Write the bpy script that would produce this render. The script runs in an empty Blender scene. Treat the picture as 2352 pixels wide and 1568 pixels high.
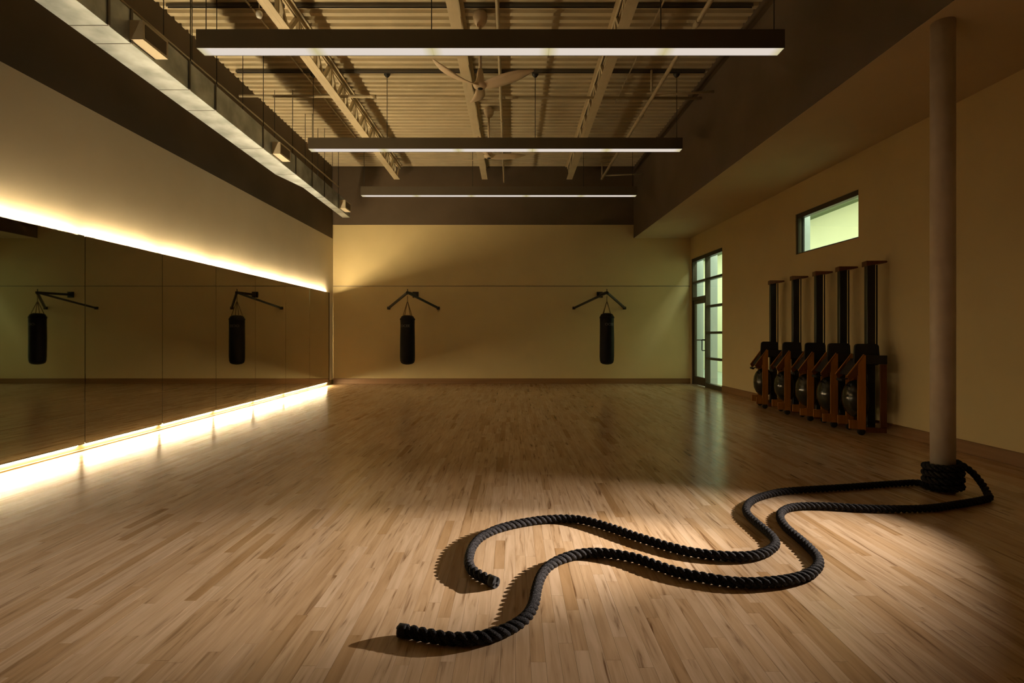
import bpy, bmesh, math, random
from math import sin, cos, pi, radians, sqrt
from mathutils import Vector, Matrix

random.seed(7)
scene = bpy.context.scene
COL = scene.collection

# ------------------------------------------------------------------ camera
F_PX, VPX, VPY, EYE = 1200.0, 1180.0, 770.0, 1.23
W_PX, H_PX = 2352.0, 1568.0
cam_d = bpy.data.cameras.new('camera')
cam_d.sensor_width = 36.0
cam_d.lens = F_PX / W_PX * 36.0
cam_d.shift_x = (W_PX / 2 - VPX) / W_PX
cam_d.shift_y = (VPY - H_PX / 2) / W_PX
cam_d.clip_start = 0.05
cam = bpy.data.objects.new('camera', cam_d)
cam.location = (0, 0, EYE)
cam.rotation_euler = (pi / 2, 0, 0)
COL.objects.link(cam)
scene.camera = cam

# ------------------------------------------------------------------ world, exposure
w = bpy.data.worlds.new('night'); scene.world = w
w.use_nodes = True
w.node_tree.nodes['Background'].inputs[0].default_value = (0.0, 0.0, 0.0, 1)
w.node_tree.nodes['Background'].inputs[1].default_value = 0.0
vs = scene.view_settings
vs.view_transform = 'Standard'; vs.look = 'None'; vs.gamma = 1.0
vs.use_curve_mapping = False
vs.exposure = 0.0

# ------------------------------------------------------------------ lights
LED_COL = (1.0, 0.77, 0.43)
LED_TOP, LED_BOTTOM = 520.0, 340.0
TUBE = 0.80
HALL_W = 460.0
def spot(name, loc, target, power, size, blend, radius, col):
    d = bpy.data.lights.new(name, 'SPOT'); d.energy = power; d.spot_size = radians(size)
    d.spot_blend = blend; d.shadow_soft_size = radius; d.color = col
    o = bpy.data.objects.new(name, d); o.location = loc
    o.rotation_euler = (Vector(target) - Vector(loc)).to_track_quat('-Z', 'Y').to_euler()
    COL.objects.link(o); return o
spot('rope_spotlight', (3.95, 3.6, 1.3), (-0.60, 2.88, 0.0), 1850.0, 23.5, 1.0, 0.012, (1.0, 0.86, 0.74))
spot('rope_spotlight_flood', (3.95, 3.6, 1.3), (0.30, 2.95, 0.0), 660.0, 54, 1.0, 0.012, (1.0, 0.86, 0.74))
def area(name, loc, sx, sy, power, col, rot=(0, 0, 0)):
    d = bpy.data.lights.new(name, 'AREA'); d.shape = 'RECTANGLE'; d.size = sx; d.size_y = sy
    d.energy = power; d.color = col
    o = bpy.data.objects.new(name, d); o.location = loc; o.rotation_euler = rot
    COL.objects.link(o); return o
area('hall_wall_washer', (5.15, 13.5, 3.75), 19.0, 0.5, HALL_W, (0.94, 1.0, 0.78), (radians(24), 0, radians(-90)))

# ------------------------------------------------------------------ materials
def principled(name, col, rough=0.6, metal=0.0, spec=0.5, coat=0.0):
    m = bpy.data.materials.new(name); m.use_nodes = True
    b = m.node_tree.nodes['Principled BSDF']
    b.inputs['Base Color'].default_value = (*col, 1)
    b.inputs['Roughness'].default_value = rough
    b.inputs['Metallic'].default_value = metal
    b.inputs['Specular IOR Level'].default_value = spec
    b.inputs['Coat Weight'].default_value = coat
    return m
def N(m, t, **kw):
    n = m.node_tree.nodes.new(t)
    for k, v in kw.items(): setattr(n, k, v)
    return n
def L(m, a, b): m.node_tree.links.new(a, b)
def mottled(name, c1, c2, scale=2.0, rough=0.7, bump=0.0, bscale=60.0, metal=0.0, stretch=(1, 1, 1), spec=0.3, detail=4.0):
    m = principled(name, c1, rough, metal, spec)
    b = m.node_tree.nodes['Principled BSDF']
    g = N(m, 'ShaderNodeNewGeometry'); mp = N(m, 'ShaderNodeMapping')
    mp.inputs['Scale'].default_value = stretch
    L(m, g.outputs['Position'], mp.inputs['Vector'])
    n = N(m, 'ShaderNodeTexNoise'); n.inputs['Scale'].default_value = scale; n.inputs['Detail'].default_value = detail
    L(m, mp.outputs[0], n.inputs['Vector'])
    r = N(m, 'ShaderNodeValToRGB')
    r.color_ramp.elements[0].position = 0.35; r.color_ramp.elements[0].color = (*c1, 1)
    r.color_ramp.elements[1].position = 0.68; r.color_ramp.elements[1].color = (*c2, 1)
    L(m, n.outputs['Fac'], r.inputs['Fac']); L(m, r.outputs['Color'], b.inputs['Base Color'])
    if bump:
        n2 = N(m, 'ShaderNodeTexNoise'); n2.inputs['Scale'].default_value = bscale; n2.inputs['Detail'].default_value = 3
        L(m, mp.outputs[0], n2.inputs['Vector'])
        bp = N(m, 'ShaderNodeBump'); bp.inputs['Strength'].default_value = bump; bp.inputs['Distance'].default_value = 0.01
        L(m, n2.outputs['Fac'], bp.inputs['Height']); L(m, bp.outputs[0], b.inputs['Normal'])
    return m
def emit(name, col, strength):
    m = bpy.data.materials.new(name); m.use_nodes = True
    nt = m.node_tree; nt.nodes.clear()
    o = nt.nodes.new('ShaderNodeOutputMaterial'); e = nt.nodes.new('ShaderNodeEmission')
    e.inputs[0].default_value = (*col, 1); e.inputs[1].default_value = strength
    nt.links.new(e.outputs[0], o.inputs[0]); return m

LEFTP = mottled('pale_left_wall_paint', (0.66, 0.575, 0.43), (0.70, 0.61, 0.46), 1.3, 0.75, 0.05, 90)
CREAM = mottled('cream_wall_paint', (0.69, 0.555, 0.295), (0.73, 0.59, 0.315), 1.3, 0.75, 0.05, 90)
BROWN = mottled('dark_brown_paint', (0.105, 0.078, 0.052), (0.125, 0.092, 0.062), 1.5, 0.75)
SOFFIT = mottled('tan_soffit_paint', (0.56, 0.44, 0.27), (0.60, 0.475, 0.29), 1.2, 0.8)
DECK = mottled('cream_deck_paint', (0.58, 0.50, 0.34), (0.65, 0.56, 0.385), 2.5, 0.6)
STEEL = mottled('cream_steel_paint', (0.60, 0.50, 0.33), (0.66, 0.56, 0.38), 4.0, 0.5)
PIPEM = mottled('painted_pipe', (0.50, 0.42, 0.28), (0.58, 0.49, 0.33), 4.0, 0.45)
GALV = mottled('galvanised_sheet', (0.30, 0.34, 0.37), (0.58, 0.64, 0.69), 3.2, 0.40, metal=0.75, detail=6.0)
GALVD = principled('galvanised_flange', (0.16, 0.15, 0.14), 0.5, 0.6)
GRILLE = principled('register_grille', (0.12, 0.09, 0.06), 0.6)
REGM = principled('register_frame', (0.62, 0.54, 0.40), 0.5)
BASEW = mottled('baseboard_wood', (0.24, 0.13, 0.055), (0.30, 0.165, 0.07), 3.0, 0.45, stretch=(0.3, 0.3, 8))
BASEL = mottled('pale_baseboard', (0.20, 0.14, 0.065), (0.24, 0.17, 0.08), 3.0, 0.45)
HOUSE = principled('light_housing_paint', (0.105, 0.085, 0.06), 0.5)
BLACKM = principled('black_metal', (0.012, 0.012, 0.012), 0.45)
WIRE = principled('hanger_wire', (0.02, 0.018, 0.015), 0.5)
LEATHER = mottled('black_leather', (0.006, 0.006, 0.007), (0.010, 0.010, 0.011), 8.0, 0.55, 0.15, 40, spec=0.12)
CHAINM = principled('chain_steel', (0.22, 0.15, 0.08), 0.4, 0.9)
LOGO = principled('grey_print', (0.11, 0.10, 0.095), 0.6)
FANM = mottled('matte_fan_white', (0.66, 0.52, 0.36), (0.70, 0.56, 0.39), 3.0, 0.5)
ALU = principled('bronze_frame', (0.060, 0.045, 0.028), 0.4, 0.3)
COLM = mottled('column_paint', (0.60, 0.50, 0.40), (0.68, 0.58, 0.47), 6.0, 0.42, 0.08, 30)
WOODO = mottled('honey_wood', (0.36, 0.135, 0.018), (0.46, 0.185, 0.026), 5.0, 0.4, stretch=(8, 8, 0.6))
WOOD_SHADE = mottled('shaded_wood', (0.12, 0.040, 0.012), (0.16, 0.055, 0.016), 5.0, 0.45, stretch=(8, 8, 0.6))  # rower wood again, with shade put into its colour
RUBBER = principled('black_rubber', (0.008, 0.008, 0.008), 0.7)
TANKM = principled('smoked_tank', (0.018, 0.017, 0.011), 0.15, 0.0, 0.5)
HALLP = mottled('hall_paint', (0.70, 0.70, 0.52), (0.74, 0.74, 0.56), 1.0, 0.8)
HALLF = principled('hall_floor', (0.42, 0.50, 0.46), 0.5)
HALLB = principled('hall_beam', (0.16, 0.20, 0.11), 0.7)
JAMB = principled('pale_jamb', (0.55, 0.62, 0.66), 0.4)
LED = emit('led_tape', LED_COL, LED_TOP)
LEDB = emit('led_tape_bottom', LED_COL, LED_BOTTOM)
SUB = principled('subfloor_dark', (0.20, 0.11, 0.05), 0.8)

MIRROR = principled('mirror_silver', (0.52, 0.50, 0.42), 0.015, 1.0)
EDGE = principled('mirror_edge', (0.01, 0.008, 0.005), 0.5)

def glass_mat():
    m = bpy.data.materials.new('clear_glass'); m.use_nodes = True
    nt = m.node_tree; nt.nodes.clear()
    o = nt.nodes.new('ShaderNodeOutputMaterial'); mx = nt.nodes.new('ShaderNodeMixShader')
    t = nt.nodes.new('ShaderNodeBsdfTransparent'); t.inputs[0].default_value = (0.90, 0.96, 0.92, 1)
    g = nt.nodes.new('ShaderNodeBsdfGlossy'); g.inputs['Roughness'].default_value = 0.02
    fr = nt.nodes.new('ShaderNodeLayerWeight'); fr.inputs[0].default_value = 0.08
    nt.links.new(fr.outputs['Facing'], mx.inputs[0]); nt.links.new(t.outputs[0], mx.inputs[1]); nt.links.new(g.outputs[0], mx.inputs[2])
    nt.links.new(mx.outputs[0], o.inputs[0]); return m
GLASS = glass_mat()

def tube_mat():
    m = bpy.data.materials.new('lit_diffuser'); m.use_nodes = True
    nt = m.node_tree; nt.nodes.clear()
    o = nt.nodes.new('ShaderNodeOutputMaterial'); e = nt.nodes.new('ShaderNodeEmission')
    tc = nt.nodes.new('ShaderNodeTexCoord'); sx = nt.nodes.new('ShaderNodeSeparateXYZ')
    r = nt.nodes.new('ShaderNodeValToRGB')
    cr = r.color_ramp
    cr.elements[0].position = 0.0; cr.elements[0].color = (0.74, 0.63, 0.33, 1)
    cr.elements[1].position = 1.0; cr.elements[1].color = (0.74, 0.63, 0.33, 1)
    a = cr.elements.new(0.09); a.color = (0.93, 0.82, 0.72, 1)
    b = cr.elements.new(0.91); b.color = (0.93, 0.82, 0.72, 1)
    nt.links.new(tc.outputs['Generated'], sx.inputs[0]); nt.links.new(sx.outputs[0], r.inputs[0])
    nt.links.new(r.outputs[0], e.inputs[0]); e.inputs[1].default_value = TUBE
    nt.links.new(e.outputs[0], o.inputs[0]); return m
TUBEM = tube_mat()

def plank_mat(name, src):
    m = principled(name, (0.5, 0.33, 0.18), 0.28, 0, 0.5, 0.0)
    b = m.node_tree.nodes['Principled BSDF']
    at = N(m, 'ShaderNodeAttribute'); at.attribute_name = 'tone'; at.attribute_type = src
    g = N(m, 'ShaderNodeNewGeometry')
    mul = N(m, 'ShaderNodeMath', operation='MULTIPLY'); mul.inputs[1].default_value = 37.0
    L(m, at.outputs['Fac'], mul.inputs[0])
    cx = N(m, 'ShaderNodeCombineXYZ'); L(m, mul.outputs[0], cx.inputs[0]); L(m, mul.outputs[0], cx.inputs[1])
    add = N(m, 'ShaderNodeVectorMath', operation='ADD')
    L(m, g.outputs['Position'], add.inputs[0]); L(m, cx.outputs[0], add.inputs[1])
    mp = N(m, 'ShaderNodeMapping'); mp.inputs['Scale'].default_value = (22.0, 1.6, 1.0)
    L(m, add.outputs[0], mp.inputs[0])
    n = N(m, 'ShaderNodeTexNoise'); n.inputs['Scale'].default_value = 1.6; n.inputs['Detail'].default_value = 6; n.inputs['Distortion'].default_value = 0.8
    L(m, mp.outputs[0], n.inputs['Vector'])
    r = N(m, 'ShaderNodeValToRGB'); cr = r.color_ramp
    cr.elements[0].position = 0.0; cr.elements[0].color = (0.38, 0.215, 0.095, 1)
    cr.elements[1].position = 1.0; cr.elements[1].color = (0.72, 0.535, 0.36, 1)
    e = cr.elements.new(0.22); e.color = (0.50, 0.315, 0.155, 1)
    e = cr.elements.new(0.55); e.color = (0.64, 0.445, 0.265, 1)
    L(m, at.outputs['Fac'], r.inputs[0])
    # mineral streaks: short dark figure in some boards
    r2 = N(m, 'ShaderNodeValToRGB'); c2 = r2.color_ramp
    c2.elements[0].position = 0.26; c2.elements[0].color = (0.34, 0.25, 0.18, 1)
    c2.elements[1].position = 0.62; c2.elements[1].color = (1.06, 1.05, 1.04, 1)
    e = c2.elements.new(0.40); e.color = (0.88, 0.84, 0.78, 1)
    L(m, n.outputs['Fac'], r2.inputs[0])
    mx = N(m, 'ShaderNodeMix', data_type='RGBA', blend_type='MULTIPLY'); mx.inputs[0].default_value = 1.0
    L(m, r.outputs[0], mx.inputs[6]); L(m, r2.outputs[0], mx.inputs[7])
    L(m, mx.outputs[2], b.inputs['Base Color'])
    n3 = N(m, 'ShaderNodeTexNoise'); n3.inputs['Scale'].default_value = 3.0
    L(m, g.outputs['Position'], n3.inputs['Vector'])
    mr = N(m, 'ShaderNodeMapRange'); mr.inputs[3].default_value = 0.17; mr.inputs[4].default_value = 0.26
    L(m, n3.outputs['Fac'], mr.inputs[0]); L(m, mr.outputs[0], b.inputs['Roughness'])
    return m
PLANK_O = plank_mat('maple_plank', 'OBJECT')
PLANK_G = plank_mat('maple_plank_field', 'GEOMETRY')

def rope_mat():
    m = principled('black_rope_fibre', (0.02, 0.02, 0.022), 0.7, 0, 0.10)
    b = m.node_tree.nodes['Principled BSDF']
    g = N(m, 'ShaderNodeNewGeometry')
    n = N(m, 'ShaderNodeTexNoise'); n.inputs['Scale'].default_value = 420; n.inputs['Detail'].default_value = 2
    L(m, g.outputs['Position'], n.inputs['Vector'])
    r = N(m, 'ShaderNodeValToRGB')
    r.color_ramp.elements[0].position = 0.50; r.color_ramp.elements[0].color = (0.002, 0.002, 0.0022, 1)
    r.color_ramp.elements[1].position = 0.68; r.color_ramp.elements[1].color = (0.13, 0.12, 0.125, 1)  # pale specks paint fibre highlights into the base colour
    L(m, n.outputs['Fac'], r.inputs[0]); L(m, r.outputs[0], b.inputs['Base Color'])
    bp = N(m, 'ShaderNodeBump'); bp.inputs['Strength'].default_value = 0.7; bp.inputs['Distance'].default_value = 0.004
    L(m, n.outputs['Fac'], bp.inputs['Height']); L(m, bp.outputs[0], b.inputs['Normal'])
    return m
ROPE = rope_mat()

# ------------------------------------------------------------------ mesh helpers
class MB:
    def __init__(s): s.v = []; s.f = []; s.smooth = []
    def add(s, vs, fs, smooth=False):
        o = len(s.v); s.v += [tuple(v) for v in vs]
        s.f += [tuple(i + o for i in f) for f in fs]; s.smooth += [smooth] * len(fs); return s
    def box(s, x0, x1, y0, y1, z0, z1):
        vs = [(x0, y0, z0), (x1, y0, z0), (x1, y1, z0), (x0, y1, z0), (x0, y0, z1), (x1, y0, z1), (x1, y1, z1), (x0, y1, z1)]
        return s.add(vs, [(3, 2, 1, 0), (4, 5, 6, 7), (0, 1, 5, 4), (1, 2, 6, 5), (2, 3, 7, 6), (3, 0, 4, 7)])
    def bev(s, x0, x1, y0, y1, z0, z1, r=0.006, seg=1):
        bm = bmesh.new(); bmesh.ops.create_cube(bm, size=1.0)
        for v in bm.verts:
            v.co.x = x0 if v.co.x < 0 else x1; v.co.y = y0 if v.co.y < 0 else y1; v.co.z = z0 if v.co.z < 0 else z1
        bmesh.ops.bevel(bm, geom=list(bm.edges), offset=r, segments=seg, profile=0.5, affect='EDGES')
        bm.verts.index_update()
        s.add([v.co[:] for v in bm.verts], [tuple(v.index for v in f.verts) for f in bm.faces], False); bm.free(); return s
    def prism(s, poly, axis, a, b):
        """extrude 2D polygon along axis: poly coords fill the other two axes in xyz order"""
        n = len(poly)
        def mk(p, t):
            if axis == 'x': return (t, p[0], p[1])
            if axis == 'y': return (p[0], t, p[1])
            return (p[0], p[1], t)
        vs = [mk(p, a) for p in poly] + [mk(p, b) for p in poly]
        fs = [tuple(range(n - 1, -1, -1)), tuple(range(n, 2 * n))] + [(i, (i + 1) % n, n + (i + 1) % n, n + i) for i in range(n)]
        return s.add(vs, fs)
    def tube(s, pts, r, sides=8, cap=True, smooth=True):
        pts = [Vector(p) for p in pts]; n = len(pts)
        rs = r if isinstance(r, (list, tuple)) else [r] * n
        t0 = (pts[1] - pts[0]).normalized()
        up = Vector((0, 0, 1)) if abs(t0.z) < 0.9 else Vector((1, 0, 0))
        nv = (up - t0 * up.dot(t0)).normalized()
        vs = []
        for i in range(n):
            t = (pts[min(i + 1, n - 1)] - pts[max(i - 1, 0)]).normalized()
            nv = (nv - t * nv.dot(t)).normalized(); bv = t.cross(nv)
            for k in range(sides):
                a = 2 * pi * k / sides
                vs.append(pts[i] + (nv * cos(a) + bv * sin(a)) * rs[i])
        fs = []
        for i in range(n - 1):
            for k in range(sides):
                k2 = (k + 1) % sides
                fs.append((i * sides + k, i * sides + k2, (i + 1) * sides + k2, (i + 1) * sides + k))
        s.add(vs, fs, smooth)
        if cap:
            o = len(s.v) - n * sides
            s.f += [tuple(o + k for k in range(sides - 1, -1, -1)), tuple(o + (n - 1) * sides + k for k in range(sides))]
            s.smooth += [False, False]
        return s
    def bar(s, p, q, wx, wz):
        """rectangular bar from p to q; wx width sideways, wz width upward"""
        p = Vector(p); q = Vector(q); t = (q - p).normalized()
        up = Vector((0, 0, 1)) if abs(t.z) < 0.95 else Vector((0, 1, 0))
        sd = t.cross(up).normalized(); up = sd.cross(t)
        vs = []
        for c in (p, q):
            for a, b in ((-1, -1), (1, -1), (1, 1), (-1, 1)):
                vs.append(c + sd * a * wx / 2 + up * b * wz / 2)
        return s.add(vs, [(3, 2, 1, 0), (4, 5, 6, 7), (0, 1, 5, 4), (1, 2, 6, 5), (2, 3, 7, 6), (3, 0, 4, 7)])
    def lathe(s, prof, c=(0, 0, 0), axis='z', sides=24, smooth=True, wob=None):
        vs = []; n = len(prof)
        for i, (r, h) in enumerate(prof):
            for k in range(sides):
                a = 2 * pi * k / sides
                rr = r * (wob(a, h) if wob else 1)
                if axis == 'z': p = (rr * cos(a), rr * sin(a), h)
                elif axis == 'x': p = (h, rr * cos(a), rr * sin(a))
                else: p = (rr * cos(a), h, rr * sin(a))
                vs.append((p[0] + c[0], p[1] + c[1], p[2] + c[2]))
        fs = []
        for i in range(n - 1):
            for k in range(sides):
                k2 = (k + 1) % sides
                fs.append((i * sides + k, i * sides + k2, (i + 1) * sides + k2, (i + 1) * sides + k))
        fs.append(tuple(range(sides - 1, -1, -1))); fs.append(tuple((n - 1) * sides + k for k in range(sides)))
        return s.add(vs, fs, smooth)
    def torus(s, c, R, r, nrm='y', n=12, m=6, sq=1.0):
        vs = []
        for i in range(n):
            a = 2 * pi * i / n
            for k in range(m):
                b = 2 * pi * k / m
                x = (R + r * cos(b)) * cos(a); z = (R + r * cos(b)) * sin(a) * sq; y = r * sin(b)
                p = (x, y, z) if nrm == 'y' else (y, x, z)
                vs.append((p[0] + c[0], p[1] + c[1], p[2] + c[2]))
        fs = [(i * m + k, ((i + 1) % n) * m + k, ((i + 1) % n) * m + (k + 1) % m, i * m + (k + 1) % m) for i in range(n) for k in range(m)]
        return s.add(vs, fs, True)
    def mesh(s, name, mat):
        me = bpy.data.meshes.new(name); me.from_pydata(s.v, [], s.f)
        me.polygons.foreach_set('use_smooth', s.smooth)
        bm = bmesh.new(); bm.from_mesh(me); bmesh.ops.recalc_face_normals(bm, faces=bm.faces); bm.to_mesh(me); bm.free()
        if mat: me.materials.append(mat)
        me.update(); return me
    def build(s, name, mat, parent=None, loc=None):
        if parent is not None and loc is None and parent.get('_world'):
            px, py, pz = parent.location
            s.v = [(x - px, y - py, z - pz) for x, y, z in s.v]
        o = bpy.data.objects.new(name, s.mesh(name, mat)); COL.objects.link(o)
        if parent is not None: o.parent = parent
        if loc is not None: o.location = loc
        return o

def tag(o, label=None, cat=None, group=None, kind=None):
    if label: o['label'] = label
    if cat: o['category'] = cat
    if group: o['group'] = group
    if kind: o['kind'] = kind
    return o
WORLD = []
def empty(name, loc=(0, 0, 0), rz=0.0, world=False):
    o = bpy.data.objects.new(name, None); o.location = loc; o.rotation_euler = (0, 0, rz)
    o.empty_display_size = 0.1
    if world: o['_world'] = 1; WORLD.append(o)
    COL.objects.link(o); return o
def place(me, name, parent, loc, rot=(0, 0, 0), scale=(1, 1, 1)):
    o = bpy.data.objects.new(name, me); o.parent = parent; o.location = loc; o.rotation_euler = rot; o.scale = scale
    COL.objects.link(o); return o
def copy_tree(o, parent=None):
    c = o.copy(); COL.objects.link(c); c.parent = parent
    for ch in list(o.children): copy_tree(ch, c)
    return c

# ------------------------------------------------------------------ room shell
XL, YB, ZC = -4.61, 13.33, 5.575
YF = -3.0
WR, BH = 0.027, 0.021
def wallx(y): return 4.51 + WR * (YB - y)
def bulkx(y): return 3.06 + BH * (YB - y)

# floor ------------------------------------------------------------
fl = MB().box(XL - 0.1, 5.2, YF - 0.1, YB + 0.1, -0.15, -0.014).build('floor', SUB)
tag(fl, 'pale maple strip floor running towards the back wall', kind='structure')
PW = 0.057
LENS = [0.30, 0.38, 0.46, 0.56, 0.68, 0.82, 1.0, 1.22]
planks = []
row = 0
x = XL
while x < 5.10:
    y = -1.0 - random.random() * 0.8
    while y < YB:
        li = random.choice([0, 1, 2, 2, 3, 3, 4, 4, 5, 5, 6, 7])
        ln = LENS[li]
        tone = min(1, max(0, random.betavariate(3.4, 1.9)))
        dz = random.random() * 0.0004
        if y + ln > -0.2: planks.append((x + PW / 2, y + ln / 2, ln, li, tone, dz))
        y += ln
    x += PW
def shown(p):
    cx, cy, ln = p[0], p[1], p[2]
    if cy < 1.9: return 0
    px = VPX + F_PX * cx / cy; py = VPY + F_PX * EYE / cy
    if px < -20 or px > W_PX + 20 or py > H_PX + 30: return 0
    return ln / cy ** 3
order = sorted(range(len(planks)), key=lambda i: -shown(planks[i]))
single = set(order[:300])
GAP = 0.0003
def plank_verts(cx, cy, ln, z):
    hw, hl = PW / 2 - GAP / 2, ln / 2 - GAP / 2; b = 0.0002
    return [(cx - hw, cy - hl, z - 0.012), (cx + hw, cy - hl, z - 0.012), (cx + hw, cy + hl, z - 0.012), (cx - hw, cy + hl, z - 0.012),
            (cx - hw + b, cy - hl + b, z), (cx + hw - b, cy - hl + b, z), (cx + hw - b, cy + hl - b, z), (cx - hw + b, cy + hl - b, z)]
PF = [(4, 5, 6, 7), (0, 1, 5, 4), (1, 2, 6, 5), (2, 3, 7, 6), (3, 0, 4, 7)]
pmesh = []
for ln in LENS:
    m = MB(); m.add(plank_verts(0, 0, ln, 0), PF + [(3, 2, 1, 0)]); pmesh.append(m.mesh('plank', PLANK_O))
vs_, fs_, tones = [], [], []
for i, (cx, cy, ln, li, tone, dz) in enumerate(planks):
    if i in single:
        o = place(pmesh[li], 'plank', fl, (cx, cy, dz - 0.0004)); o['tone'] = float(tone)
    else:
        k = len(vs_); vs_ += plank_verts(cx, cy, ln, dz - 0.0004)
        fs_ += [tuple(j + k for j in f) for f in PF]; tones += [tone] * 5
me = bpy.data.meshes.new('plank_field'); me.from_pydata(vs_, [], fs_)
at = me.attributes.new('tone', 'FLOAT', 'FACE'); at.data.foreach_set('value', tones)
me.materials.append(PLANK_G)
pf = bpy.data.objects.new('plank_field', me); pf.parent = fl; COL.objects.link(pf); pf['kind'] = 'stuff'

# ceiling deck -----------------------------------------------------
prof = []; y = YF
P = 0.1524
while y < YB + 0.2:
    prof += [(y, ZC), (y + 0.052, ZC), (y + 0.066, ZC - 0.045), (y + 0.138, ZC - 0.045)]
    y += P
n = len(prof)
v = [(XL - 0.05, p[0], p[1]) for p in prof] + [(3.55, p[0], p[1]) for p in prof]
m = MB(); m.add(v, [(i, i + 1, n + i + 1, n + i) for i in range(n - 1)])
ce = m.build('ceiling', DECK); tag(ce, 'ribbed cream steel roof deck above the joists', kind='structure')
MB().box(XL - 0.2, 5.4, YF - 0.2, YB + 0.3, ZC + 0.01, ZC + 0.06).build('roof_slab', BROWN, ce)

# left wall --------------------------------------------------------
wl = MB().box(XL - 0.12, XL, YF, YB, 0, 3.69).build('wall_left', LEFTP); tag(wl, 'cream left wall behind the mirror', kind='structure')
MB().box(XL - 0.12, XL - 0.012, YF, YB, 3.69, ZC).build('painted_band', BROWN, wl)
# back wall
wb = empty('wall_back', (0, YB, 0)); tag(wb, 'cream back wall with a dark brown upper band', kind='structure')
def wbox(name, x0, x1, d, z0, z1, mat):
    return MB().box(x0, x1, -d, 0.12, z0, z1).build(name, mat, wb)
wbox('lower_panel', XL - 0.1, 4.75, 0.010, 0, 2.478, CREAM)
wbox('upper_panel', XL - 0.1, 4.75, 0.0, 2.494, 4.05, CREAM)
MB().box(XL - 0.1, 4.75, 0.012, 0.12, 2.4785, 2.4935).build('reveal_groove', GALVD, wb)
wbox('painted_band', XL - 0.1, 4.75, -0.010, 4.05, ZC, BROWN)
# wall behind the camera
wf = MB().box(XL - 0.1, 5.4, YF - 0.12, YF, 0, ZC).build('wall_front', mottled('tan_front_wall', (0.26, 0.19, 0.11), (0.30, 0.22, 0.13), 1.3, 0.8)); tag(wf, kind='structure')

# right wall (slightly splayed); local frame: y = -u runs towards the camera, x>0 is outside
wr = empty('wall_right', (4.51, YB, 0), WR); tag(wr, 'cream right wall with a glazed door and a high window', kind='structure')
U0, U1 = 0.06, 1.90
V0, V1 = 4.73, 6.24
VZ0, VZ1 = 2.555, 3.215
T = 0.16
HW = 3.78
m = MB()
m.box(0, T, -U0, 0.1, 0, HW)
m.box(0, T, -U1, -U0, 3.16, HW)
m.box(0, T, -V0, -U1, 0, HW)
m.box(0, T, -V1, -V0, 0, VZ0); m.box(0, T, -V1, -V0, VZ1, HW)
m.box(0, T, -16.6, -V1, 0, HW)
m.build('wall_panel', CREAM, wr)

# bulkhead and soffit on the right
bk = empty('ceiling_bulkhead', (0, 0, 0)); tag(bk, 'dark bulkhead stepping down to a tan soffit over the right side', kind='structure')
ZS = 3.71
m = MB()
y0, y1 = YF, YB
m.add([(bulkx(y1), y1, ZS), (bulkx(y0), y0, ZS), (bulkx(y0), y0, ZC), (bulkx(y1), y1, ZC),
       (bulkx(y1) + 0.08, y1, ZS), (bulkx(y0) + 0.08, y0, ZS), (bulkx(y0) + 0.08, y0, ZC), (bulkx(y1) + 0.08, y1, ZC)],
      [(0, 1, 2, 3), (7, 6, 5, 4), (0, 4, 5, 1), (3, 2, 6, 7), (0, 3, 7, 4), (1, 5, 6, 2)])
m.build('bulkhead_face', BROWN, bk)
m = MB()
xa, xb = bulkx(y1) + 0.003, bulkx(y0) + 0.003
m.add([(xa, y1, ZS - 0.004), (xb, y0, ZS - 0.004), (5.3, y0, ZS - 0.004), (4.9, y1, ZS - 0.004),
       (xa, y1, ZS + 0.05), (xb, y0, ZS + 0.05), (5.3, y0, ZS + 0.05), (4.9, y1, ZS + 0.05)],
      [(3, 2, 1, 0), (4, 5, 6, 7), (0, 1, 5, 4), (1, 2, 6, 5), (2, 3, 7, 6), (3, 0, 4, 7)])
m.build('soffit_panel', SOFFIT, bk)
m = MB(); m.bar((bulkx(YF) - 0.03, YF, 5.36), (bulkx(YB) - 0.03, YB - 0.02, 5.36), 0.06, 0.05)
tag(m.build('trim_1', BROWN), 'dark ledger angle along the top of the right bulkhead', kind='structure')

# baseboards
tag(MB().bev(XL + 0.0, 4.5, YB - 0.028, YB - 0.0105, 0, 0.135, 0.004).build('baseboard_back', BASEW), 'brown baseboard along the back wall', kind='structure')
br = MB().bev(-0.016, -0.0005, -16.0, -U1 - 0.01, 0, 0.135, 0.004).build('baseboard_right', BASEW)
br.location = (4.51, YB, 0); br.rotation_euler = (0, 0, WR); tag(br, 'brown baseboard along the right wall', kind='structure')
bl = MB().bev(XL + 0.0005, XL + 0.014, YF + 0.02, YB - 0.05, 0.012, 0.11, 0.003).build('baseboard_left', BASEL); tag(bl, 'pale baseboard glowing under the mirror', kind='structure')
MB().bev(XL + 0.0005, XL + 0.03, YF + 0.02, YB - 0.05, 0, 0.018, 0.004).build('shoe_molding', BASEL, bl)

# ------------------------------------------------------------------ hallway beyond the right wall
hw = MB().box(6.95, 7.1, 2.0, 24.0, 0, 4.4).build('wall_hall', HALLP); tag(hw, 'pale green hallway wall seen through the glass', kind='structure')
m = MB().box(4.4, 7.1, 23.9, 24.0, 0, 4.4); m.box(5.0, 7.1, 1.9, 2.0, 0, 4.4)
m.box(4.56, 4.66, YB + 0.12, 24.0, 0, 4.4)
m.build('end_panel', HALLP, hw)
tag(MB().box(4.62, 7.1, 2.0, 24.0, -0.1, -0.005).build('floor_hall', HALLF), 'grey green hallway floor beyond the glazed door', kind='structure')
tag(MB().box(4.5, 7.1, 2.0, 24.0, 4.4, 4.5).build('ceiling_hall', HALLP), 'pale hallway ceiling above the high window', kind='structure')
t2 = MB().box(6.80, 6.949, 2.2, 23.8, 3.93, 4.05).build('trim_2', HALLB); tag(t2, 'grey green ledge high on the hallway wall', kind='structure')
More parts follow.
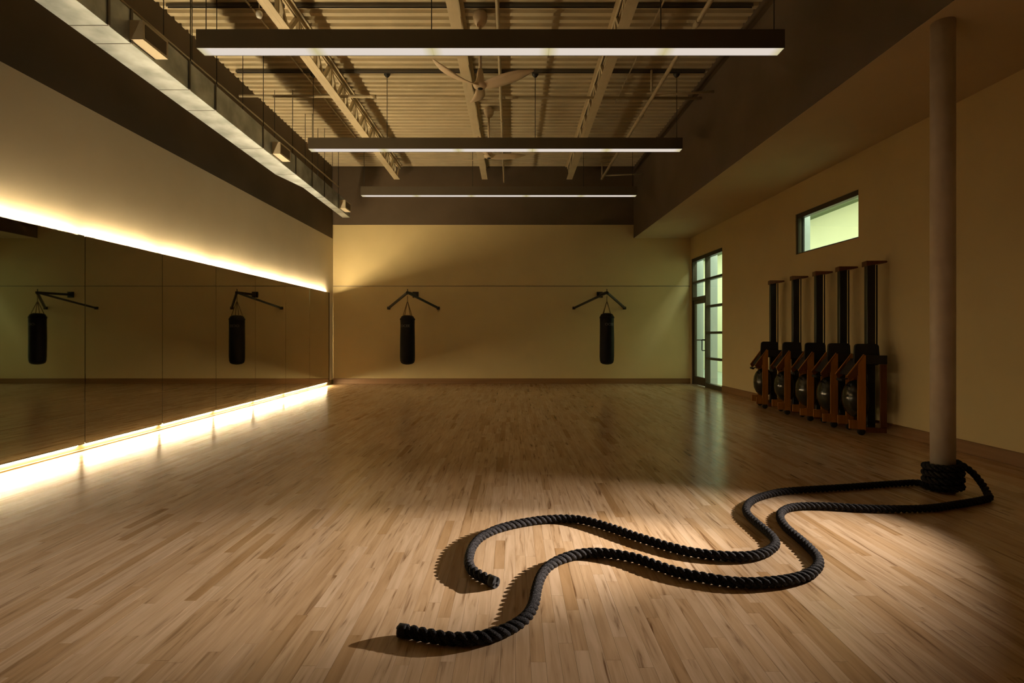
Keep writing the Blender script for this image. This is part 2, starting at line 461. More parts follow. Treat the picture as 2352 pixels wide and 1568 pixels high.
MB().box(6.76, 6.949, 12.6, 17.0, 4.051, 4.16).build('ledge_block', HALLP, t2)
MB().box(6.76, 6.949, 6.0, 10.9, 4.051, 4.16).build('ledge_block', HALLP, t2)

# ------------------------------------------------------------------ storefront door and high window
dr = empty('door_1', (4.51, YB, 0), WR); tag(dr, 'tall bronze framed glazed door with sidelight in the right wall', kind='structure')
FX0, FX1 = 0.012, 0.125
def post(u0, u1, z0, z1, name='mullion', parent=dr, x0=FX0, x1=FX1): return MB().bev(x0, x1, -u1, -u0, z0, z1, 0.004).build(name, ALU, parent)
UM = 0.93
post(U0, U0 + 0.055, 0.0, 3.16); post(UM - 0.025, UM + 0.025, 0.0, 3.16); post(U1 - 0.035, U1, 0.0, 3.16)
post(U0 + 0.056, UM - 0.026, 3.075, 3.16, 'transom'); post(UM + 0.026, U1 - 0.036, 3.075, 3.16, 'transom')
post(U0 + 0.056, UM - 0.026, 2.53, 2.585, 'transom'); post(U0 + 0.056, UM - 0.026, 2.10, 2.185, 'transom')
for z in (2.53, 1.885, 1.265, 0.66): post(UM + 0.026, U1 - 0.036, z, z + 0.055, 'transom')
post(UM + 0.026, U1 - 0.036, 0.0, 0.10, 'transom')
def pane(u0, u1, z0, z1, parent=dr): return MB().box(0.07, 0.076, -u1, -u0, z0, z1).build('pane', GLASS, parent)
for z0, z1 in ((2.585, 3.075), (2.185, 2.53)): pane(U0 + 0.055, UM - 0.025, z0, z1)
for z0, z1 in ((2.585, 3.075), (1.94, 2.53), (1.32, 1.885), (0.715, 1.265), (0.10, 0.66)): pane(UM + 0.025, U1 - 0.035, z0, z1)
# pale returns of the jambs on the hallway side
for u0, u1 in ((U0 - 0.0, U0 + 0.03), (UM - 0.012, UM + 0.012)):
    MB().box(0.126, 0.30, -u1, -u0, 0.0, 3.16).build('jamb_return', JAMB, dr)
leaf = MB()
d0, d1 = U0 + 0.060, UM - 0.030
leaf.bev(0.03, 0.075, -d0 - 0.085, -d0, 0.012, 2.095, 0.003); leaf.bev(0.03, 0.075, -d1, -d1 + 0.055, 0.012, 2.095, 0.003)
leaf.box(0.03, 0.075, -d1 + 0.055, -d0 - 0.085, 2.01, 2.095); leaf.box(0.03, 0.075, -d1 + 0.055, -d0 - 0.085, 0.012, 0.21)
lf = leaf.build('door_leaf', ALU, dr)
MB().box(0.05, 0.056, -d1 + 0.054, -d0 - 0.084, 0.21, 2.01).build('pane', GLASS, lf)
m = MB(); uh = d1 - 0.03
m.tube([(0.03, -uh, 1.13), (-0.04, -uh, 1.13), (-0.045, -uh, 1.12), (-0.045, -uh, 0.88), (-0.04, -uh, 0.87), (0.03, -uh, 0.87)], 0.011, 8)
m.build('pull_handle', BLACKM, lf)
MB().tube([(0.09, -d0 - 0.1, 1.115), (0.09, -d1 + 0.04, 1.115)], 0.014, 8).build('push_bar', BLACKM, lf)

wi = empty('window_1', (4.51, YB, 0), WR); tag(wi, 'small high window with a lit hallway behind it', kind='structure')
def wpost(u0, u1, z0, z1, nm='frame_rail'): return post(u0, u1, z0, z1, nm, wi, 0.012, 0.10)
wpost(V0, V0 + 0.05, VZ0, VZ1); wpost(V1 - 0.02, V1, VZ0, VZ1)
wpost(V0 + 0.051, V1 - 0.021, VZ1 - 0.075, VZ1); wpost(V0 + 0.051, V1 - 0.021, VZ0, VZ0 + 0.02)
MB().box(0.05, 0.056, -V1 + 0.02, -V0 - 0.05, VZ0 + 0.02, VZ1 - 0.075).build('pane', GLASS, wi)
MB().box(0.101, 0.24, -V0 - 0.012, -V0 + 0.012, VZ0, VZ1).build('jamb_return', JAMB, wi)
MB().box(0.04, 0.07, -V0 - 0.14, -V0 - 0.105, VZ0 + 0.02, VZ1 - 0.075).build('glazing_bar', BLACKM, wi)

# ------------------------------------------------------------------ mirror wall with its LED tapes
mw = empty('mirror_wall', (-4.56, 8.0, 0.0), world=True)
tag(mw, 'long backlit mirror of tall panels along the left wall', 'mirror')
MZ0, MZ1 = 0.088, 2.28
MX = -4.545
ys = [12.85 - 1.2185 * k for k in range(9)]
for k in range(8):
    ya, yb = ys[k + 1], ys[k]
    MB().bev(MX - 0.006, MX, ya + 0.003, yb - 0.003, MZ0, MZ1, 0.0012).build('mirror_panel', MIRROR, mw)
MB().box(MX - 0.012, MX - 0.0065, ys[8], ys[0], MZ0 + 0.002, MZ1 - 0.004).build('backing_board', EDGE, mw)
MB().box(XL + 0.016, MX + 0.004, ys[0] - 0.002, ys[0] + 0.028, MZ0 - 0.004, MZ1 + 0.004).build('edge_trim', EDGE, mw)
MB().box(MX - 0.012, MX + 0.003, ys[8], ys[0] - 0.003, MZ0 - 0.008, MZ0 - 0.0005).build('edge_trim', EDGE, mw)
MB().box(MX - 0.012, MX + 0.003, ys[8], ys[0] - 0.003, MZ1 + 0.0005, MZ1 + 0.006).build('edge_trim', EDGE, mw)
for k in range(8):
    ya, yb = ys[k + 1] + 0.045, ys[k] - 0.045
    if k == 7: continue
    MB().box(-4.592, -4.582, ya, yb, MZ1 - 0.013, MZ1 - 0.002).build('led_tape', LED, mw)
    MB().box(-4.590, -4.580, ya, yb, 0.070, 0.082).build('led_tape', LEDB, mw)
MB().box(-4.6095, -4.5925, ys[8], ys[0], MZ1 - 0.05, MZ1 - 0.02).build('mounting_rail', EDGE, mw)

# ------------------------------------------------------------------ roof joists
def joist(X, label):
    r = empty('bar_joist', (X, 5.0, 5.10)); tag(r, label, 'joist', 'roof joists under the deck')
    y0, y1, yt = YF + 0.1 - 5, 12.97 - 5, YB - 0.03 - 5
    for sx in (-1, 1):
        m = MB(); a, b = sorted((sx * 0.0004, sx * 0.07))
        m.box(a, b, y0, y1, 0.0, 0.010); c, d = sorted((sx * 0.012, sx * 0.022)); m.box(c, d, y0, y1, 0.010, 0.062)
        m.build('bottom_chord', STEEL, r)
        m = MB(); m.box(a, b, y0, yt, 0.412, 0.422); m.box(c, d, y0, yt, 0.362, 0.412)
        m.build('top_chord', STEEL, r)
    pitch = 0.62
    md = MB().bar((0, 0, 0.02), (0, pitch / 2, 0.385), 0.045, 0.050).mesh('web', STEEL)
    md2 = MB().bar((0, 0, 0.385), (0, pitch / 2, 0.02), 0.045, 0.050).mesh('web', STEEL)
    mv = MB().bar((0, 0, 0.03), (0, 0, 0.385), 0.042, 0.042).mesh('web', STEEL)
    y = y1 - 0.08
    while y > -1.6:
        if y < y1 - 0.2: place(md, 'web', r, (0, y, 0))
        place(md2, 'web', r, (0, y - pitch / 2, 0)); place(mv, 'web', r, (0, y - pitch / 2 + 0.02, 0))
        y -= pitch
    MB().bar((0, y1 - 0.05, 0.02), (0, yt - 0.08, 0.38), 0.025, 0.04).build('end_web', STEEL, r)
    return r
joist(-2.90, 'cream open web joist nearest the air duct')
joist(-0.72, 'cream open web joist passing behind the two fans')
joist(1.38, 'cream open web joist nearest the dark bulkhead')

# ------------------------------------------------------------------ air duct
du = empty('air_duct', (-3.95, 8.0, 4.077), world=True)
tag(du, 'long rectangular galvanised air duct hung along the left wall', 'duct')
def dxr(y): return -3.725 - 0.0300 * (y - 4.745)
def dxl(y):
    base = -4.081 - 0.0300 * (y - 4.745)
    if y <= 9.25: return base
    t = min(1, (y - 9.25) / 0.81)
    return base + 0.18 * t
seams = [1.5, 2.75, 3.8, 4.80, 5.10, 6.06, 6.62, 7.96, 9.25, 10.06, 10.77, 11.72, 12.64]
DZ0, DZ1 = 4.077, 4.40
for a, b in zip(seams[:-1], seams[1:]):
    a2, b2 = a + 0.004, b - 0.004
    v = []
    for y in (a2, b2):
        v += [(dxl(y), y, DZ0), (dxr(y), y, DZ0), (dxr(y), y, DZ1), (dxl(y), y, DZ1)]
    MB().add(v, [(0, 1, 2, 3), (7, 6, 5, 4), (0, 4, 5, 1), (1, 5, 6, 2), (2, 6, 7, 3), (3, 7, 4, 0)]).build('duct_section', GALV, du)
for y in seams[1:-1]:
    m = MB(); e = 0.012
    m.box(dxl(y) + 0.002, dxr(y) - 0.002, y - 0.0035, y + 0.0035, DZ0 - 0.003, DZ1)
    m.box(dxr(y) - 0.001, dxr(y) + e, y - 0.013, y + 0.013, DZ0, DZ1 + e)
    m.build('flange', GALVD, du)
for y in (4.95, 6.12, 6.69, 8.02, 9.16, 10.13, 10.84, 11.79):
    for xx in (dxr(y) - 0.02, dxl(y) + 0.02):
        MB().tube([(xx, y, DZ1 - 0.01), (xx, y, ZC - 0.05)], 0.006, 6).build('hanger_rod', WIRE, du)
for (y0_, y1_) in ((5.08, 5.45), (8.28, 8.66), (11.82, 12.20)):
    xa = dxr((y0_ + y1_) / 2)
    m = MB(); x1 = xa + 0.135
    m.box(xa + 0.001, x1, y0_, y1_, 4.107, 4.295)
    b = m.build('side_register', REGM, du)
    m = MB()
    g = MB(); g.box(x1 + 0.0005, x1 + 0.004, y0_ + 0.03, y1_ - 0.03, 4.133, 4.268)
    gg = g.build('grille', GRILLE, b); gg.location = (0, 0, 0)
    gg.data.transform(Matrix.Translation(-Vector(du.location)))

# ------------------------------------------------------------------ pipes under the deck
def pipe(name, label, pts, r, mat=PIPEM, couplings=()):
    mid = Vector(pts[0])
    o = empty(name, mid, world=True); tag(o, label, 'pipe')
    MB().tube(pts, r, 8).build('pipe_run', mat, o)
    for c, ax in couplings:
        c = Vector(c); d = Vector((0.05, 0, 0)) if ax == 'x' else (Vector((0, 0.05, 0)) if ax == 'y' else Vector((0, 0, 0.05)))
        MB().tube([c - d, c + d], r * 1.35, 8).build('coupling', mat, o)
    return o
def brk(o, pts, r, name='branch'):
    MB().tube(pts, r, 8).build(name, PIPEM, o)
sp = pipe('sprinkler_main', 'cream sprinkler main running towards the back wall beside the bulkhead', [(2.27, 0.5, 5.0), (2.20, 8.0, 5.0), (2.12, 12.6, 5.0)], 0.030, couplings=[((2.215, 6.3, 5.0), 'y'), ((2.19, 9.0, 5.0), 'y')])
brk(sp, [(2.19, 8.26, 5.02), (3.16, 8.26, 5.08)], 0.020); brk(sp, [(2.18, 8.26, 5.08), (2.18, 8.26, 5.42)], 0.018, 'riser')
brk(sp, [(2.13, 12.4, 5.02), (3.06, 12.4, 5.06)], 0.018); brk(sp, [(2.12, 12.55, 5.0), (2.12, 12.55, 5.36)], 0.016, 'riser')
cp = pipe('cross_pipe', 'cream pipe crossing the room through all three joists', [(XL + 0.02, 8.74, 5.235), (bulkx(8.74) - 0.02, 8.74, 5.195)], 0.024, couplings=[((-2.35, 8.74, 5.2235), 'x'), ((-0.2, 8.74, 5.212), 'x')])
pipe('gas_pipe', 'slim cream pipe running lengthwise just right of the middle joist', [(-0.15, 0.5, 5.04), (-0.24, 13.0, 5.04)], 0.023, couplings=[((-0.20, 7.9, 5.04), 'y'), ((-0.21, 9.3, 5.04), 'y')])
pipe('wall_conduit', 'thin shiny conduit running above the air duct', [(-3.85, 3.0, 4.52), (-3.88, 11.6, 4.52)], 0.013, couplings=[((-3.874, 9.6, 4.52), 'y'), ((-3.877, 10.7, 4.52), 'y')])
pipe('deck_conduit', 'thin conduit under the deck just left of the joist nearest the duct', [(-3.42, 2.0, 5.50), (-3.42, 12.2, 5.50)], 0.013)
pipe('side_conduit', 'thin dark conduit under the deck between bulkhead and right joist', [(1.98, 3.0, 5.49), (1.86, 9.6, 5.49)], 0.012)
for yy, x0, x1, lab in ((6.78, -4.5, 3.1, 'steel channel strut spanning the deck nearest the camera'), (8.47, -4.5, 3.1, 'steel channel strut spanning the deck above the middle pendant light'),
                        (11.50, -4.5, 3.0, 'steel channel strut spanning the deck above the farthest pendant light')):
    r = empty('channel_strut', (-0.7, yy, 5.485), world=True); tag(r, lab, 'strut', 'channel struts under the deck')
    for a, b in ((x0, -2.98), (-2.82, -0.80), (-0.64, 1.30), (1.46, x1)):
        m = MB(); m.box(a, b, yy - 0.02, yy - 0.015, 5.485, 5.528); m.box(a, b, yy + 0.015, yy + 0.02, 5.485, 5.528); m.box(a, b, yy - 0.015, yy + 0.015, 5.523, 5.528)
        m.build('channel', GALVD, r)

# ------------------------------------------------------------------ pendant lights
def pendant(Y, x0, x1, ztop, zbot, wires, label):
    Lx = x1 - x0
    r = empty('pendant_light', (x0, Y, zbot)); tag(r, label, 'light', 'linear pendant lights')
    D = 0.155; h = ztop - zbot; t = 0.004
    m = MB()
    m.box(0, Lx, 0, t, 0, h); m.box(0, Lx, D - t, D, 0, h); m.box(0, Lx, t, D - t, h - t, h)
    m.box(0, t, t, D - t, 0, h - t); m.box(Lx - t, Lx, t, D - t, 0, h - t)
    m.build('housing', HOUSE, r)
    n = 5
    for k in range(n):
        a = t + (Lx - 2 * t) * k / n; b = t + (Lx - 2 * t) * (k + 1) / n
        g = 0.0015
        MB().box(a + (0 if k == 0 else g), b - (0 if k == n - 1 else g), t + 0.0005, D - t - 0.0005, 0.003, 0.012).build('diffuser', TUBEM, r)
    for wx in wires:
        MB().tube([(wx, D / 2, h - 0.002), (wx, D / 2, 5.50 - zbot)], 0.0055, 6).build('hanger_wire', WIRE, r)
        MB().lathe([(0.055, 5.528 - zbot), (0.052, 5.50 - zbot), (0.03, 5.47 - zbot), (0.008, 5.455 - zbot)], (wx, D / 2, 0), sides=14).build('canopy', WIRE, r)
    return r
def Zp(py, Y): return EYE + (VPY - py) * Y / F_PX
def Xp(px, Y): return (px - VPX) * Y / F_PX
Y1, Y2, Y3 = 5.415, 8.492, 11.527
pendant(Y1, Xp(450, Y1), Xp(1803, Y1), Zp(67, Y1), Zp(110, Y1), [0.06, 2.43, 4.84, 6.03], 'nearest of the long black pendant lights, lit underneath')
pendant(Y2, Xp(707, Y2), Xp(1568, Y2), Zp(316, Y2), Zp(341.5, Y2), [0.06, 1.27, 3.70, 6.02], 'middle long black pendant light, hung just before the far fan')
pendant(Y3, Xp(828, Y3), Xp(1463, Y3), Zp(428, Y3), Zp(448, Y3), [0.06, 2.47, 4.93, 6.02], 'farthest long black pendant light before the dark back band')

sn = empty('ceiling_sensor', (-3.03, 6.22, 5.06)); tag(sn, 'small white sensor under the joist nearest the duct, above the first pendant', 'sensor')
MB().lathe([(0.008, -0.055), (0.030, -0.045), (0.038, -0.01), (0.034, 0.02), (0.012, 0.03)], sides=18).build('dome', principled('white_plastic', (0.85, 0.85, 0.83), 0.3), sn)
MB().tube([(0, 0, 0.03), (0, 0, 0.46)], 0.007, 6).build('stem', PIPEM, sn)

# ------------------------------------------------------------------ ceiling fans
def fan(loc, angs, label, zc):
    r = empty('ceiling_fan', loc); tag(r, label, 'fan', 'three-bladed ceiling fans')
    MB().lathe([(0.010, -0.056), (0.045, -0.052), (0.085, -0.036), (0.098, -0.012), (0.088, 0.012), (0.066, 0.035), (0.052, 0.08), (0.042, 0.16), (0.030, 0.20), (0.020, 0.21)], sides=24).build('motor_hub', FANM, r)
    MB().lathe([(0.034, -0.060), (0.036, -0.056), (0.030, -0.050)], sides=18).build('hub_cap', BLACKM, r)
    MB().tube([(0, 0, 0.20), (0, 0, zc - 0.14)], 0.019, 10).build('downrod', FANM, r)
    MB().lathe([(0.025, zc - 0.19), (0.055, zc - 0.175), (0.085, zc - 0.13), (0.098, zc - 0.06), (0.090, zc - 0.02), (0.05, zc)], sides=20).build('ceiling_canopy', FANM, r)
    R = 0.735
    st = 16
    vs, fs = [], []
    for i in range(st + 1):
        t = i / st; rr = 0.05 + (R - 0.05) * t
        wd = 0.075 + 0.110 * (sin(pi * min(1, t * 0.92 + 0.05)) ** 0.8) if t < 0.97 else 0.045
        wd *= (1 - 0.55 * max(0, t - 0.75) / 0.25)
        tw = -radians(16 * (1 - t) + 9); z = -0.02 + 0.10 * t * t
        sweep = -0.045 * sin(pi * t)
        for k, th in ((-1, 0.007), (-0.4, 0.012), (0.4, 0.012), (1, 0.007)):
            o = k * wd / 2
            vs.append((rr, sweep + o * cos(tw), z + o * sin(tw) + th / 2))
        for k, th in ((1, 0.007), (0.4, 0.012), (-0.4, 0.012), (-1, 0.007)):
            o = k * wd / 2
            vs.append((rr, sweep + o * cos(tw), z + o * sin(tw) - th / 2))
    for i in range(st):
        for k in range(8):
            fs.append((i * 8 + k, i * 8 + (k + 1) % 8, (i + 1) * 8 + (k + 1) % 8, (i + 1) * 8 + k))
    fs.append(tuple(range(7, -1, -1))); fs.append(tuple(st * 8 + k for k in range(8)))
    me = MB().add(vs, fs, True).mesh('blade', FANM)
    for a in angs: place(me, 'blade', r, (0, 0, 0), (0, 0, radians(a)))
    return r
fan((-0.446, 6.95, 4.565), (221, 343, 104), 'nearest three-bladed tan ceiling fan, seen between the pendant lights', ZC - 0.045 - 4.565)
fan((-0.47, 9.87, 4.63), (18, 140, 258), 'farther three-bladed tan ceiling fan, half hidden by the middle pendant light', ZC - 0.045 - 4.63)

# ------------------------------------------------------------------ heavy bags and their brackets
def bracket(ax, ay, px, s0x, s1x, label):
    r = empty('bag_bracket', (px, YB - 0.01, 2.26), world=True); tag(r, label, 'bracket', 'wall brackets for the heavy bags')
    yw = YB - 0.0105
    MB().bev(px - 0.075, px + 0.075, yw - 0.035, yw, 2.19, 2.34, 0.004).build('wall_plate', BLACKM, r)
    MB().bar((px, yw - 0.03, 2.265), (ax, ay - 0.03, 2.245), 0.055, 0.055).build('arm', BLACKM, r)
    for sx in (s0x, s1x):
        MB().bar((sx, yw - 0.040, 1.925), (ax + (0.02 if sx > ax else -0.02), ay + 0.02, 2.235), 0.045, 0.045).build('strut', BLACKM, r)
        MB().bev(sx - 0.035, sx + 0.035, yw - 0.055, yw, 1.89, 1.96, 0.003).build('foot_plate', BLACKM, r)
    MB().tube([(ax, ay, 2.195), (ax, ay, 2.33)], 0.010, 8).build('eye_bolt', BLACKM, r)
BY = 12.40
def bag(ax, label, ztop, tilt, w, tang):
    r = empty('heavy_bag', (ax, BY, 0.54)); tag(r, label, 'punching bag', 'black heavy bags at the back wall')
    h = ztop - 0.54; R = 0.173 * w
    prof = [(0.04, 0.0), (R * 0.62, 0.012), (R * 0.86, 0.04), (R * 0.97, 0.09), (R * 1.0, 0.20), (R * 0.985, h * 0.5), (R * 0.97, h * 0.8), (R * 0.99, h * 0.88), (R * 0.95, h - 0.06), (R * 0.82, h - 0.02), (R * 0.5, h + 0.006), (0.03, h + 0.008)]
    MB().lathe(prof, sides=36, wob=lambda a, z: 1 + 0.018 * sin(2 * a + 4 * z) + 0.01 * sin(5 * a - 7 * z)).build('body', LEATHER, r)
    MB().lathe([(R * 1.0, h * 0.905), (R * 1.03, h * 0.91), (R * 1.02, h * 0.935), (R * 0.98, h * 0.94)], sides=36).build('seam_band', LEATHER, r)
    zj = 2.03 - 0.54
    for k in range(4):
        a = tang + k * pi / 2
        MB().tube([(0.008 * cos(a), 0.008 * sin(a), zj), (R * 0.72 * cos(a), R * 0.72 * sin(a), h - 0.01)], 0.0085, 6).build('strap', CHAINM, r)
    m = MB(); z = zj + 0.01; i = 0
    while z < 2.165 - 0.54:
        m.torus((0, 0, z), 0.011, 0.0038, 'y' if i % 2 else 'x', 10, 6, 1.7); z += 0.029; i += 1
    m.build('chain', CHAINM, r)
    cu = bpy.data.curves.new('print', 'FONT'); cu.body = 'OCEE'; cu.size = 0.092; cu.align_x = 'CENTER'; cu.space_character = 0.95; cu.offset = 0.002
    tmp = bpy.data.objects.new('tmp', cu); COL.objects.link(tmp)
    bpy.context.view_layer.update()
    me = bpy.data.meshes.new_from_object(tmp.evaluated_get(bpy.context.evaluated_depsgraph_get()))
    bpy.data.objects.remove(tmp)
    bm = bmesh.new(); bm.from_mesh(me); bmesh.ops.triangulate(bm, faces=bm.faces); bmesh.ops.subdivide_edges(bm, edges=bm.edges, cuts=1)
    RR = R * 1.022
    for v in bm.verts:
        a = v.co.x / RR + tilt; v.co = Vector((RR * sin(a), -RR * cos(a), v.co.y * 0.85 + h * 0.765))
    bm.to_mesh(me); bm.free(); me.name = 'printed_logo'; me.materials.clear(); me.materials.append(LOGO)
    o = bpy.data.objects.new('printed_logo', me); o.parent = r; COL.objects.link(o)
xl_, xr_ = Xp(936, BY), Xp(1394, BY)
bracket(xl_, BY, -2.50, -3.18, -1.92, 'black wall bracket holding the heavy bag nearer the mirror')
bracket(xr_, BY, 2.19, 1.53, 2.82, 'black wall bracket holding the heavy bag nearer the glazed door')
bag(xl_, 'black heavy bag nearer the mirror, with a wide strap gap above', 1.70, -0.13, 1.0, pi / 4)
bag(xr_, 'black heavy bag nearer the glazed door, longer and narrower at the top', 1.75, 0.20, 0.98, pi / 6)

# ------------------------------------------------------------------ rowing machines standing on end by the right wall
def make_rower():
    r = empty('rowing_machine', (0, 0, 0))
    MB().bev(-0.217, -0.123, -0.045, 0.045, 0.05, 2.125, 0.006).build('rail', BLACKM, r)
    MB().prism([(-0.232, 2.10), (-0.13, 2.118), (-0.01, 2.135), (-0.002, 2.145), (-0.01, 2.158), (-0.232, 2.165)], 'y', -0.075, 0.075).build('rear_foot', WOOD_SHADE, r)
    MB().bev(-0.098, -0.086, -0.012, 0.012, 0.9, 2.118, 0.003).build('pull_strap', RUBBER, r)
    pts = []
    for cx, cz, a0 in ((0.09, 0.085, 0), (-0.09, 0.085, 90), (-0.10, -0.10, 180), (0.10, -0.10, 270)):
        for k in range(5):
            a = radians(a0 + 90 * k / 4); pts.append((-0.250 + cx + 0.04 * cos(a), 1.0 + cz + 0.04 * sin(a)))
    MB().prism(pts, 'y', -0.14, -0.09).build('seat', RUBBER, r)
    MB().bev(-0.32, -0.15, -0.089, -0.046, 0.95, 1.06, 0.006).build('seat_carriage', BLACKM, r)
    for sy in (-1, 1):
        y0, y1 = sorted((sy * 0.184, sy * 0.209))
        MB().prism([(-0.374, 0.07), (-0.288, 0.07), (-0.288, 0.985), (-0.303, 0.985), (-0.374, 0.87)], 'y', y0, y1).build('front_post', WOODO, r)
        MB().bev(-0.135, -0.06, y0, y1, 0.10, 0.875, 0.004).build('rear_post', WOOD_SHADE, r)
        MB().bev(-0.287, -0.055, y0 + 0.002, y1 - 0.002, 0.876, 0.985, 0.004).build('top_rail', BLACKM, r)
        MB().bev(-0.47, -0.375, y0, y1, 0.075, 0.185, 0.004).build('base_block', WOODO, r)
        MB().bev(-0.287, -0.06, y0 + 0.001, y1 - 0.001, 0.035, 0.099, 0.004).build('base_rail', WOOD_SHADE, r)
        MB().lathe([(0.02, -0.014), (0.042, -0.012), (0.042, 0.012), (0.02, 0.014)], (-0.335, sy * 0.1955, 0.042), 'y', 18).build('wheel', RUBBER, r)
        MB().prism([(-0.306, 0.992), (-0.298, 0.985), (-0.375, 0.855), (-0.375, 0.74), (-0.465, 0.665), (-0.492, 0.72)], 'y', y0 + 0.003, y1 - 0.003).build('side_cheek', WOOD_SHADE, r)
        MB().bar((-0.306, sy * 0.1965, 0.995), (-0.492, sy * 0.1965, 0.724), 0.022, 0.010).build('lit_cheek_edge', WOODO, r)  # lighter strip paints the lit upper edge of the cheek
    MB().bar((-0.335, 0, 0.90), (-0.450, 0, 0.73), 0.35, 0.018).build('footboard', RUBBER, r)  # coloured black to paint in the darkness between the posts
    MB().bev(-0.36, -0.30, -0.183, 0.183, 0.10, 0.14, 0.004).build('cross_bar', WOOD_SHADE, r)
    bm = MB()
    bm.lathe([(0.02, -0.475), (0.09, -0.465), (0.15, -0.435), (0.19, -0.39), (0.205, -0.35), (0.205, -0.28), (0.19, -0.24), (0.15, -0.215), (0.05, -0.205)], (0, 0, 0), 'x', 32)
    bm.v = [(x, y * 0.87, z * 1.15 + 0.43) for x, y, z in bm.v]
    bm.build('water_tank', TANKM, r)
    m = MB(); m.tube([(-0.50, -0.10, 0.665), (-0.50, 0.10, 0.665)], 0.018, 10); m.tube([(-0.50, 0, 0.665), (-0.36, 0, 0.69)], 0.009, 6)
    m.build('handle', RUBBER, r)
    MB().bev(-0.33, -0.20, -0.183, 0.183, 0.90, 0.93, 0.005).build('yoke', BLACKM, r)
    return r
base = make_rower()
rl = ['upright wooden rowing machine nearest the white column', 'upright wooden rowing machine, second from the white column', 'upright wooden rowing machine in the middle of the five',
      'upright wooden rowing machine, second from the glazed door', 'upright wooden rowing machine nearest the glazed door, its tank in clear view']
for i, yc in enumerate((6.56, 7.09, 7.62, 8.22, 8.90)):
    o = base if i == 0 else copy_tree(base)
    o.location = (wallx(yc) - 0.03, yc, 0); o.rotation_euler = (0, 0, radians(-14))
    tag(o, rl[i], 'rowing machine', 'rowing machines stored upright along the right wall')

# ------------------------------------------------------------------ column and battle rope
CX, CY, CR = 3.40, 4.14, 0.0815
cl = MB().lathe([(CR, 0.0), (CR, 1.2), (CR, 2.4), (CR, ZS - 0.005)], (0, 0, 0), sides=40).build('column', COLM)
cl.location = (CX, CY, 0); tag(cl, 'round white painted steel column standing near the right wall', 'column')

RR = 0.0265
def fpt(px, py, z=RR):
    Y = F_PX * (EYE - z) / (py - VPY); return Vector(((px - VPX) * Y / F_PX, Y, z))
def catmull(pts, step=0.012):
    P = [Vector(p) for p in pts]; P = [P[0] * 2 - P[1]] + P + [P[-1] * 2 - P[-2]]
    dense = []
    for i in range(1, len(P) - 2):
        for k in range(24):
            t = k / 24
            a, b, c, d = P[i - 1], P[i], P[i + 1], P[i + 2]
            dense.append(0.5 * ((2 * b) + (c - a) * t + (2 * a - 5 * b + 4 * c - d) * t * t + (3 * b - a - 3 * c + d) * t ** 3))
    dense.append(P[-2])
    for _ in range(30):      # smooth pixel jitter
        dense = [dense[0]] + [dense[i] * 0.5 + (dense[i - 1] + dense[i + 1]) * 0.25 for i in range(1, len(dense) - 1)] + [dense[-1]]
    out = [dense[0]]; acc = 0.0
    for i in range(1, len(dense)):
        seg = (dense[i] - dense[i - 1]); l = seg.length
        while acc + l >= step and l > 0:
            f = (step - acc) / l; q = dense[i] - seg * (1 - f) if False else dense[i - 1] + seg * f
            out.append(q); seg = dense[i] - q; l = seg.length; acc = 0.0
            dense[i - 1] = q
        acc += l
    return out
A = [(1140, 1338), (1110, 1325), (1088, 1312), (1078, 1297), (1078, 1277), (1086, 1254), (1104, 1234), (1136, 1217), (1172, 1206), (1212, 1198), (1250, 1192.5), (1290, 1190.5), (1335, 1193),
     (1380, 1204), (1423, 1218), (1460, 1231), (1500, 1243.5), (1545, 1257), (1590, 1267.5), (1645, 1275), (1700, 1277.5), (1738, 1274), (1766, 1264), (1781, 1250), (1776, 1234), (1756, 1215),
     (1733, 1196), (1717, 1180), (1714, 1166), (1724, 1152), (1748, 1140), (1793, 1129), (1850, 1124), (1920, 1120), (1990, 1115), (2060, 1110), (2110, 1108)]
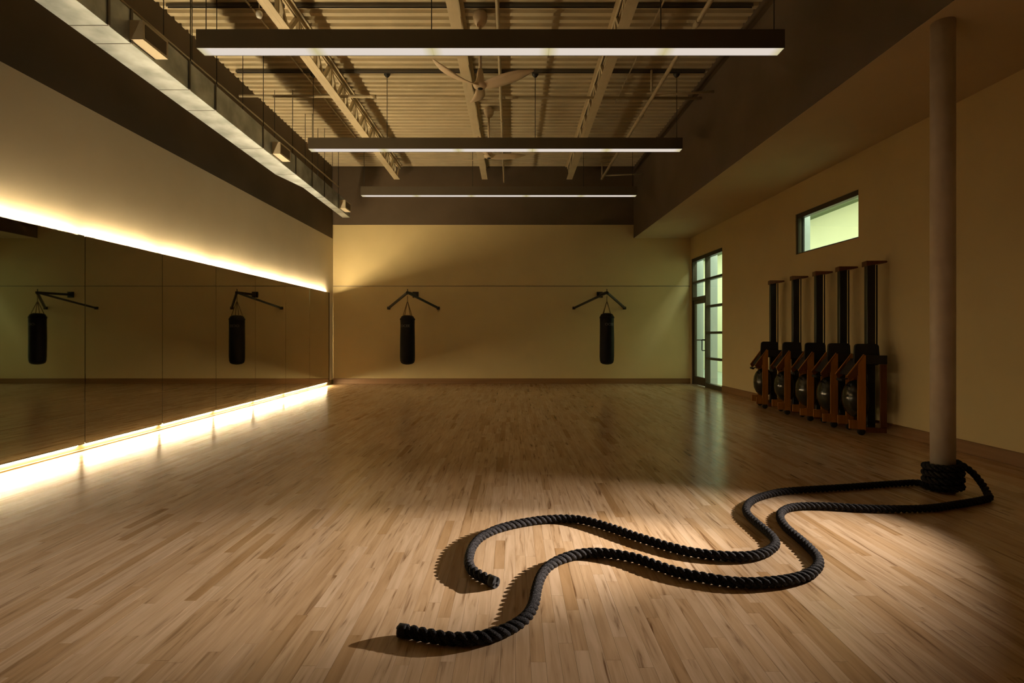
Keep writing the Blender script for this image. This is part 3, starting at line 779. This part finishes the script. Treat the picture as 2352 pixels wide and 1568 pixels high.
B = [(2185, 1160), (2140, 1166), (2090, 1168.5), (2030, 1168), (1970, 1166), (1915, 1162.5), (1862, 1161), (1820, 1164), (1797, 1174), (1792, 1189), (1806, 1211), (1832, 1233), (1858, 1256), (1878, 1280),
     (1879, 1300), (1860, 1317), (1822, 1329), (1775, 1335.5), (1725, 1338), (1676, 1335.5), (1615, 1325.5), (1557, 1313), (1510, 1298), (1468, 1283), (1420, 1273), (1378, 1268.5), (1345, 1269.5),
     (1315, 1275), (1282, 1287), (1256, 1304), (1240, 1328), (1232, 1355), (1226, 1385), (1212, 1412), (1186, 1434), (1146, 1453), (1096, 1465), (1040, 1467), (985, 1459), (945, 1451), (912, 1446)]
path = [fpt(*p) for p in A]
wr_ = CR + RR + 0.006
turns = 4.0
a0 = radians(165)
nst = int(turns * 20)
a1 = radians(165 + 360 * turns + 40)
# the wraps climb clockwise-from-left, then the rope drops off the right-hand side
for i in range(nst + 1):
    t = i / nst; a = a0 + (radians(165) + 2 * pi * turns + radians(-165 + 20) - a0 + radians(0)) * t
    z = RR + 0.004 + (0.215 - RR) * t
    path.append(Vector((CX + wr_ * cos(a), CY + wr_ * sin(a), z)))
path += [Vector((CX + 0.17, CY + 0.05, 0.205)), Vector((CX + 0.205, CY - 0.03, 0.155)), Vector((CX + 0.205, CY - 0.12, 0.085)), Vector((CX + 0.165, CY - 0.21, 0.036)), Vector((CX + 0.08, CY - 0.295, RR))]
path += [fpt(*p) for p in B]
cen = catmull(path)
rp = empty('battle_rope', fpt(912, 1446, 0), world=True)
tag(rp, 'thick black twisted battle rope looped round the white column, ends on the floor', 'rope')
rs, sr, pitch = 0.0148, 0.0125, 0.115
nC = len(cen)
frames = []
nv = Vector((0, 0, 1))
for i in range(nC):
    t = (cen[min(i + 1, nC - 1)] - cen[max(i - 1, 0)]).normalized()
    nv = (nv - t * nv.dot(t)).normalized(); frames.append((nv.copy(), t.cross(nv)))
for s in range(3):
    pts = []
    for i in range(nC):
        a = 2 * pi * (i * 0.012 / pitch + s / 3); n_, b_ = frames[i]
        pts.append(cen[i] + (n_ * cos(a) + b_ * sin(a)) * rs)
    MB().tube(pts, sr, 9).build('strand', ROPE, rp)
for e, i0, i1 in (('end_cap', 0, 3), ('end_cap', nC - 4, nC - 1)):
    MB().tube(cen[i0:i1 + 1], 0.0268, 16).build(e, RUBBER, rp)

for o in WORLD: del o['_world']
